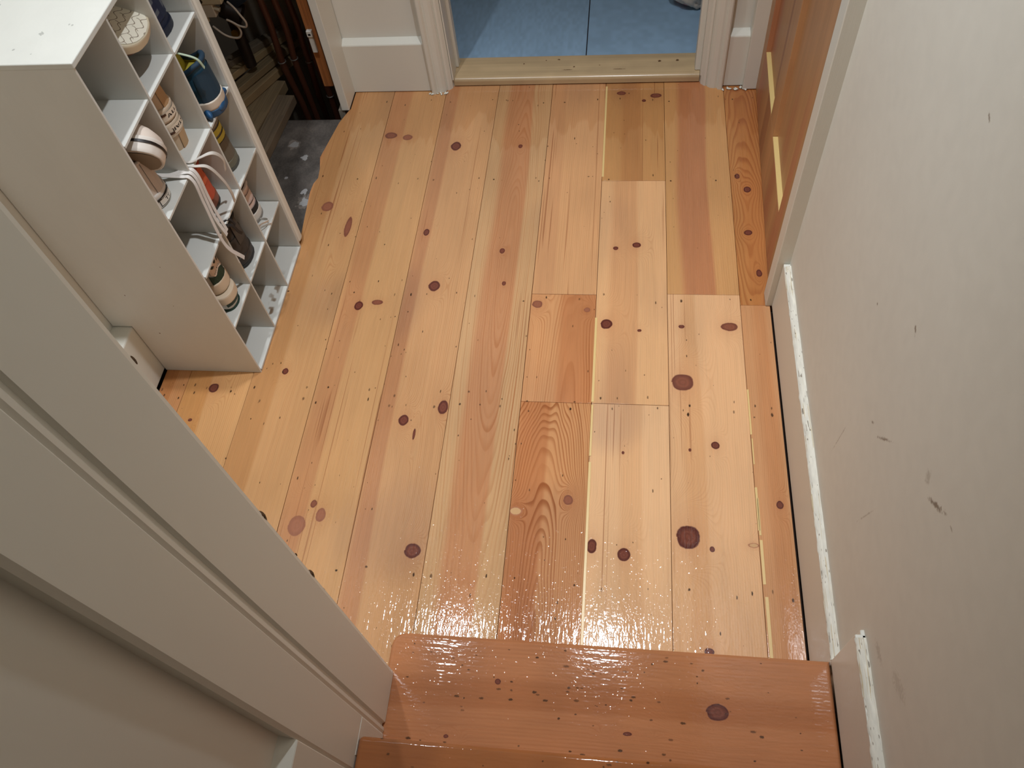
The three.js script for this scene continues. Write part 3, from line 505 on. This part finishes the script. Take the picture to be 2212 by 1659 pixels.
// second row, middle: canvas pair, sole to sole
{
  const lab = (txt, flip) => plate((x) => { x.fillStyle = '#e6d8c4'; x.fillRect(0, 0, 256, 128); x.strokeStyle = '#3a2f28'; x.lineWidth = 5; x.fillStyle = '#1d1612'; x.font = 'bold 74px sans-serif'; x.textAlign = 'center'; x.fillText(txt, 128, 92); }, 256, 128);
  const base = { L: .215, W: .086, S: .029, H: .052, tongueUp: .0012, mid: 0xdccbb4, stripe: 0x4a2c1c, upper: 0xcdb294, lining: 0xbfa78a, lace: 0xd8d2c8 };
  const bands = (txt) => [{ name: 'heel_strip', t: .012, q0: .0, q1: 1, off: .0022, color: 0xc09a70 }];
  const plateGeo = (o) => { const rows = []; for (const y of [.006, .024]) { const r = []; for (let i = -8; i <= 8; i++) { const t = .05 * (Math.abs(i) / 8) ** 1.8; r.push([-t * o.L + .0050 * (1 - .4 * (i / 8) ** 2), y, -(i < 0 ? -1 : 1) * (o.W / 2 * outline(t) + .002)]); } rows.push(r); } return gridGeo(rows); };
  const a = shoe('canvas_shoe', 'cream canvas shoe standing upright on its upturned mate in the second row', null, { ...base, bands: bands() }, [-.905, .599, -1.284]);
  part('heel_plate', plateGeo(base), lab('ALL★'), a, 'rubber heel plate lettered ALL with a star');
  const b = shoe('canvas_shoe', 'cream canvas shoe turned upside down beneath its mate in the second row', null, { ...base, bands: bands() }, [-.925, .596, -1.272], [0, 0, 0]);
  b.rotation.set(Math.PI, 0, 0); b.position.set(-.905, .5975, -1.284);
  part('heel_plate', plateGeo(base), lab('★STAR'), b, 'rubber heel plate lettered STAR');
  const down = (pts) => pts.map(([x, y, z]) => [x + .905, .5975 - y, -(z + 1.284)]);
  part('lace_end', [ribbon(down([[-.98, .545, -1.240], [-.90, .5315, -1.226], [-.878, .531, -1.225], [-.862, .533, -1.236], [-.848, .522, -1.262], [-.846, .487, -1.284], [-.853, .455, -1.284]]), .0075, .0014, [0, .2, 1]), ribbon(down([[-.96, .540, -1.222], [-.89, .5305, -1.215], [-.868, .530, -1.213], [-.853, .516, -1.228], [-.848, .462, -1.250], [-.850, .412, -1.262], [-.858, .378, -1.270]]), .0075, .0014, [0, .2, 1])], std(0xcfc8bf, .85), b, 'white lace looped over the shelf edge');
}
// second row, near: white pair
{
  const lab = plate((x) => { x.fillStyle = '#ddd5ca'; x.fillRect(0, 0, 128, 64); x.strokeStyle = '#1a1614'; x.lineWidth = 5; x.strokeRect(6, 6, 116, 52); x.fillStyle = '#1a1614'; x.font = 'bold 40px sans-serif'; x.textAlign = 'center'; x.fillText('TY', 64, 46); });
  const base = { L: .215, W: .090, S: .030, H: .066, mid: 0xd9d0c6, stripe: 0x1d1512, upper: 0xd6c6b8, lining: 0xc4b4a6, lace: 0xded8d2 };
  const a = shoe('plimsoll', 'white plimsoll standing heel outward with laces hanging down, near cell of second row', null, { ...base, H: .078, bands: [{ name: 'heel_strip', t: .010, q0: 0, q1: 1, off: .002, color: 0xcdbcae }] }, [-.893, .5278, -1.116]);
  const rows = []; for (const y of [.004, .021]) { const r = []; for (let i = -8; i <= 8; i++) { const t = .03 * (Math.abs(i) / 8) ** 1.8; r.push([-t * base.L + .0050 * (1 - .4 * (i / 8) ** 2), y, -(i < 0 ? -1 : 1) * (base.W / 2 * outline(t) + .002)]); } rows.push(r); }
  part('heel_plate', gridGeo(rows), lab, a, 'framed heel plate with black letters');
  const L = (dz, drop, sway, tip) => ribbon([[-.06, .03, -.045], [-.02, .012, -.058], [.012, .0038, dz], [.0215, .0025, dz - .001], [.027, -.012, dz - .002], [.028, -.07, dz + sway * .4], [.030, -drop * .7, dz + sway], [.034, -drop, dz + tip]], .0092, .0015, [0, .1, 1], 80);
  part('lace_end', [L(-.086, .165, .006, .008), L(-.076, .17, .010, .006), L(-.064, .262, .012, -.022)], std(0xd9d3cd, .85), a, 'long flat white laces hanging over the shelf edge');
  const b = shoe('plimsoll', 'white plimsoll on its side, toe outward, above its mate in the near cell', null, { ...base }, [-1.12, .635, -1.11]);
  b.rotation.set(1.15, Math.PI, .04); b.position.set(-1.072, .640, -1.112);
  const W = []; for (const t of TS) { const r = []; for (let j = -6; j <= 6; j++) r.push([-t * .215, -.0008 + (t > .8 ? .006 * ((t - .8) / .2) ** 2 : 0), (.047 * outline(t)) * .82 * j / 6]); W.push(r); }
  part('tread', gridGeo(W), std(0x8d7b66, .7, { side: THREE.DoubleSide }), b, 'worn brown tread');
}
// third row, middle: orange; far: yellow and grey
shoe('trainer', 'orange trainer with dark laces in the middle of the third row', null, { L: .205, W: .104, S: .026, H: .090, outsole: 0x3a322c, mid: 0x8a4a30, upper: 0xb9482a, collar: 0xa03a22, lining: 0x6a2416, tongue: 0xc4502f, rim: .006, lace: 0x2a2422, bands: [{ name: 'heel_counter', t: .09, q0: .0, q1: .62, off: .0018, color: 0xc25030 }, { name: 'heel_tab', t: .012, q0: .5, q1: 1.02, off: .004, color: 0xcf6038 }] }, [-.909, .3548, -1.276], [0, -.03, 0]);
{
  const s = scene.children[scene.children.length - 1];
  part('lace_end', [ribbon([[-.08, .006, .055], [.0, .003, .058], [.026, .002, .050], [.037, -.004, .035], [.038, -.03, .025]], .006, .0014, [0, .3, 1]), ribbon([[-.03, .004, .064], [.02, .003, .066], [.035, .002, .062], [.042, -.012, .045], [.040, -.05, .028], [.034, -.072, .012]], .007, .0014, [0, .3, 1])], std(0x241f1e, .8), s, 'black lace ends hanging over the shelf edge');
}
shoe('trainer', 'grey trainer with yellow trim in the far cell of the third row', null, { L: .200, W: .092, S: .024, H: .098, mid: 0x6f6a58, outsole: 0x55524a, upper: 0x857a69, collar: 0x978c7a, lining: 0x5c5448, tongue: 0xb0a24a, lace: 0xc2b24e, bands: [{ name: 'heel_counter', t: .05, q0: .0, q1: .55, off: .0018, color: 0x6c6252 }, { name: 'heel_stripe', t: .07, q0: .58, q1: .70, off: .0024, color: 0xd2c14a }, { name: 'heel_stripe', t: .07, q0: .76, q1: .90, off: .0024, color: 0xd2c14a }] }, [-.903, .3548, -1.418], [0, .02, 0]);
// fourth row, far: white and pink; middle: charcoal; near: white and green pair
{
  const s = shoe('trainer', 'pale pink trainer with a black heel in the far cell of the fourth row', null, { L: .188, W: .09, S: .026, H: .074, mid: 0xddd6cc, outsole: 0x8d857c, upper: 0xdcc3b8, collar: 0xe2d2c8, lining: 0xb89c90, lace: 0xe0dad2, bands: [{ name: 'heel_counter', t: .07, q0: .0, q1: .26, off: .0018, color: 0x1c1614 }, { name: 'heel_stripe', t: .09, q0: .44, q1: .47, off: .002, color: 0x2a2220 }, { name: 'heel_stripe', t: .09, q0: .80, q1: .83, off: .002, color: 0x6a5a54 }] }, [-.908, .1808, -1.420], [0, .03, 0]);
  part('lace_end', ribbon([[-.02, .004, .02], [.012, .004, .012], [.030, .014, .03], [.020, .024, .052], [.0, .006, .058], [.012, .003, .04], [.034, .003, .028]], .006, .0014, [.2, 1, 0]), std(0xd4cec6, .85), s, 'white lace loop on the shelf');
}
shoe('trainer', 'charcoal trainer in the middle of the fourth row', null, { L: .22, W: .112, S: .030, H: .098, mid: 0x2b2724, outsole: 0x25211f, upper: 0x3a342e, collar: 0x2a2622, lining: 0x1d1a18, lace: 0x1c1a19, rim: .006, bands: [{ name: 'heel_counter', t: .08, q0: .0, q1: .6, off: .002, color: 0x332e2a }, { name: 'heel_tab', t: .012, q0: .35, q1: 1.02, off: .004, color: 0x463f38 }, { name: 'side_overlay', t: .34, t0: .16, q0: .1, q1: .7, off: .0016, color: 0x302b27 }] }, [-.893, .1808, -1.280]);
{
  const tab = plate((x) => { x.fillStyle = '#d9c0ac'; x.fillRect(0, 0, 128, 128); x.fillStyle = '#14241c'; for (const [a, dx] of [[-.6, -20], [0, 0], [.6, 20]]) { x.save(); x.translate(64 + dx, 62 - (dx ? 0 : 8)); x.rotate(a); x.beginPath(); x.ellipse(0, -18, 10, 22, 0, 0, 7); x.fill(); x.restore(); } x.fillStyle = '#d9c0ac'; for (const y of [60, 68, 76]) x.fillRect(28, y, 72, 3); x.fillStyle = '#14241c'; x.font = '26px sans-serif'; x.textAlign = 'center'; x.fillText('adidas', 64, 114); }, 128, 128);
  const base = { L: .215, W: .090, S: .030, H: .056, tongueUp: .001, mid: 0xd9c6ac, upper: 0xd6cfc4, lining: 0xa99a8a, collar: 0x123024, lace: 0xe2ddd6, spring: .008 };
  const bands = [{ name: 'heel_band', t: .07, q0: .0, q1: (f) => .46 + .08 * Math.cos(f * 6), off: .0022, color: 0x12301f }, { name: 'heel_tab', t: .045, q0: (f) => .46 + .08 * Math.cos(f * 6), q1: 1.04, off: .003, mat: tab, label: 'pale heel tab with a small dark trefoil emblem' }];
  shoe('trainer', 'white and green trainer with a lettered heel tab, upper of the fourth-row pair', null, { ...base, bands }, [-.893, .2350, -1.146]);
  const b = shoe('trainer', 'white and green trainer lying on its side under its mate in the fourth row', null, { ...base, S: .022, H: .030, bands: [{ name: 'heel_band', t: .07, q0: .0, q1: .5, off: .0022, color: 0x12301f }] }, [-.885, .2, -1.13]);
  b.rotation.set(Math.PI, 0, 0); b.position.set(-.884, .2325, -1.138);
}

// ---------- cupboard contents ----------
{
  const pipeMat = std(0x5c3422, .5, { metalness: .2 });
  const P4 = [
    ['leftmost brown heating pipe in the cupboard, farthest from the wooden batten', [[-1.084, 1.6, -2.2], [-1.084, .60, -2.2], [-1.0835, .30, -2.2], [-1.080, .225, -2.2], [-1.083, .16, -2.2], [-1.086, .09, -2.2], [-1.079, .01, -2.2], [-1.070, -.07, -2.2], [-1.06, -.3, -2.2]], .0105],
    ['second brown heating pipe from the left in the cupboard', [[-1.043, 1.6, -2.2], [-1.043, .60, -2.2], [-1.041, .31, -2.2], [-1.035, .225, -2.2], [-1.036, .165, -2.2], [-1.042, .10, -2.2], [-1.040, .03, -2.2], [-1.037, -.05, -2.2], [-1.03, -.3, -2.2]], .0100],
    ['third brown heating pipe from the left in the cupboard', [[-.999, 1.6, -2.2], [-.999, .60, -2.2], [-.999, .32, -2.2], [-.994, .215, -2.2], [-.997, .15, -2.2], [-.996, .09, -2.2], [-.999, .02, -2.2], [-1.001, -.05, -2.2], [-.995, -.3, -2.2]], .0095],
    ['rightmost brown heating pipe in the cupboard, beside the wooden batten', [[-.958, 1.6, -2.2], [-.958, .5, -2.2], [-.962, .2, -2.2], [-.972, .10, -2.2], [-.968, .03, -2.2], [-.962, -.04, -2.2], [-.962, -.09, -2.2], [-.955, -.3, -2.2]], .0105]];
  for (const [l, pts, r] of P4) { const t = thing('heating_pipe', l, 'pipe', [0, 0, 0]); part('pipe_run', tube(pts, r, 70, 14), pipeMat, t); part('pipe_clip', new THREE.TorusGeometry(r + .0015, .0018, 8, 20).rotateX(Math.PI / 2).translate(pts[5][0], pts[5][1], pts[5][2]), std(0x8a8580, .5, { metalness: .6 }), t); }
  const woodB = (c, s) => std(0xffffff, .7, { map: dataTex(128, 256, (a, b) => { const n = 1 + .10 * noise(a * 22 + s, b * 3) + .07 * noise(a * 70, b * 9 + s); return hex(c).map((v) => v * n); }) });
  const bat = thing('wooden_batten', 'orange-brown wooden batten standing beside the white post in the cupboard', 'batten', [0, 0, 0]);
  part('board', planarUV(box(-.938, -.9065, .052, 1.5, -2.128, -2.118, .004, 2), (x, y, z) => [(x + .94) / .05, y]), woodB(0xb9743f, 3), bat);
  const c = thing('cupboard_catch', 'small white catch with a dark slot on the wooden batten', 'catch', [-.925, .235, -2.1178]);
  part('catch_body', box(-.0075, .0075, -.055, .0, 0, .010, .002, 2), std(0xd9d3c8, .4), c); part('catch_head', box(-.0085, .0085, -.002, .018, 0, .013, .002, 2), std(0xe0dbd0, .4), c); part('slot', box(-.004, .004, .004, .010, .0125, .0135, .0003), std(0x15110f, .8), c);
  // offcuts of timber
  const W = (label, geo, pos, ry, c, rx = 0) => { const t = thing('timber_offcut', label, 'wood offcut', pos); t.rotation.set(rx, ry, 0, 'YXZ'); part('board', geo, woodB(c, pos[0] * 90), t); return t; };
  const bar = (w, h, l) => planarUV(box(-w / 2, w / 2, 0, h, -l, 0, .002), (x, y, z) => [x * 12, z * 2]);
  W('grey-brown board lying along the edge of the stone slab', bar(.058, .030, .60), [-1.124, -.012, -1.530], -.075, 0x7b6a55);
  W('wide pale brown board lying against the partition, left of the edge board', bar(.085, .034, .66), [-1.212, -.012, -1.545], -.11, 0x8a7658);
  W('pale batten with a bright sawn end, lowest of the leaning stack', bar(.034, .026, .34), [-1.222, .024, -2.03], -.44, 0x957e5c);
  W('weathered batten in the middle of the leaning stack', bar(.036, .022, .32), [-1.228, .052, -2.085], -.52, 0x7f6d50, .03);
  W('short pale batten with a bright sawn end near the top of the stack', bar(.030, .022, .26), [-1.245, .075, -2.135], -.60, 0x94805e, .05);
  W('grey batten on top of the leaning stack', bar(.034, .020, .25), [-1.262, .098, -2.165], -.75, 0x6e6251, .05);
  // controls
  const jb = thing('junction_box', 'cream electrical box with a round screw behind the rack partition', 'electrical box', [-1.20, .345, -2.10]);
  part('cover', box(-.055, .050, .006, .22, -.03, .006, .003, 2), std(0xcbbd9c, .5), jb); part('terminal_tab', box(-.028, .016, -.034, .008, -.02, .004, .002, 2), std(0xc9bda8, .5), jb);
  part('screw', [new THREE.TorusGeometry(.0055, .0013, 8, 20).translate(-.012, .018, .007), new THREE.CylinderGeometry(.004, .004, .003, 16).rotateX(Math.PI / 2).translate(-.012, .018, .0065)], std(0x4a3f2c, .5, { metalness: .5 }), jb);
  for (const q of [new THREE.CylinderGeometry(.007, .007, .02, 16).rotateZ(1.2).translate(.022, -.012, -.005), new THREE.CylinderGeometry(.006, .006, .02, 16).translate(-.02, -.04, -.005)]) part('cable_gland', q, std(0xb9ad95, .5), jb);
  const pv = thing('pump_valve', 'dark pump valve with a brass nut among the white cable loops', 'valve', [-1.165, .29, -2.16]);
  part('valve_body', [new THREE.CylinderGeometry(.028, .032, .06, 24).rotateZ(1.1), new THREE.CylinderGeometry(.018, .018, .22, 20).translate(-.012, -.08, -.01)], std(0x2a211b, .5, { metalness: .3 }), pv);
  part('valve_head', new THREE.BoxGeometry(.05, .045, .045).rotateZ(.5).translate(.03, .045, -.01), std(0x1d2530, .5), pv);
  part('brass_nut', new THREE.CylinderGeometry(.013, .013, .02, 6).rotateX(1.2).translate(-.004, -.06, .018), std(0x8d6a2c, .35, { metalness: .8 }), pv, 'brass nut');
  const wc = thing('white_cable', 'white electrical cable hanging in two loops beside the pump valve', 'cable', [0, 0, 0]);
  part('cable', tube([[-1.140, .350, -2.11], [-1.122, .338, -2.10], [-1.108, .315, -2.095], [-1.100, .293, -2.095], [-1.105, .280, -2.095], [-1.125, .282, -2.097], [-1.146, .294, -2.10], [-1.160, .300, -2.102], [-1.147, .294, -2.10], [-1.132, .278, -2.10], [-1.130, .258, -2.10], [-1.142, .243, -2.10], [-1.165, .244, -2.10], [-1.185, .254, -2.10], [-1.215, .275, -2.11]], .0031, 160, 10), std(0xcfc0ae, .5), wc);
}
// ---------- bag in the blue room ----------
{
  const b = thing('plastic_bag', 'crumpled pink and white bag on the blue floor beyond the doorway', 'bag', [.232, .022, -2.60]);
  const g = mergeVertices(new THREE.IcosahedronGeometry(1, 14).deleteAttribute('uv').deleteAttribute('normal')), p = g.attributes.position;
  for (let i = 0; i < p.count; i++) { const x = p.getX(i), y = p.getY(i), z = p.getZ(i), a = 1 + .10 * noise(x * 3 + 2, z * 3 + y * 2) + .05 * noise(x * 7 + y * 5, z * 7) - .05 * Math.abs(noise(x * 11, y * 11 + z * 6)); p.setXYZ(i, x * a * .105, Math.max(0, .07 + y * a * .085), z * a * .095); }
  g.computeVertexNormals(); planarUV(g, (x, y, z) => [x * 4 + .5, y * 4]);
  part('bag_body', g, std(0xffffff, .45, { map: dataTex(128, 128, (a, c) => { const n = noise(a * 6, c * 6 + 3); return n > .1 ? [196, 118, 126] : n > -.1 ? [208, 170, 160] : [214, 200, 184]; }) }), b);
  part('bag_knot', new THREE.ConeGeometry(.03, .06, 14, 3).translate(.01, .165, 0), std(0xcdb8ac, .5), b);
}
scene.traverse((o) => { delete o.userData.names; });
renderer.render(scene, camera);
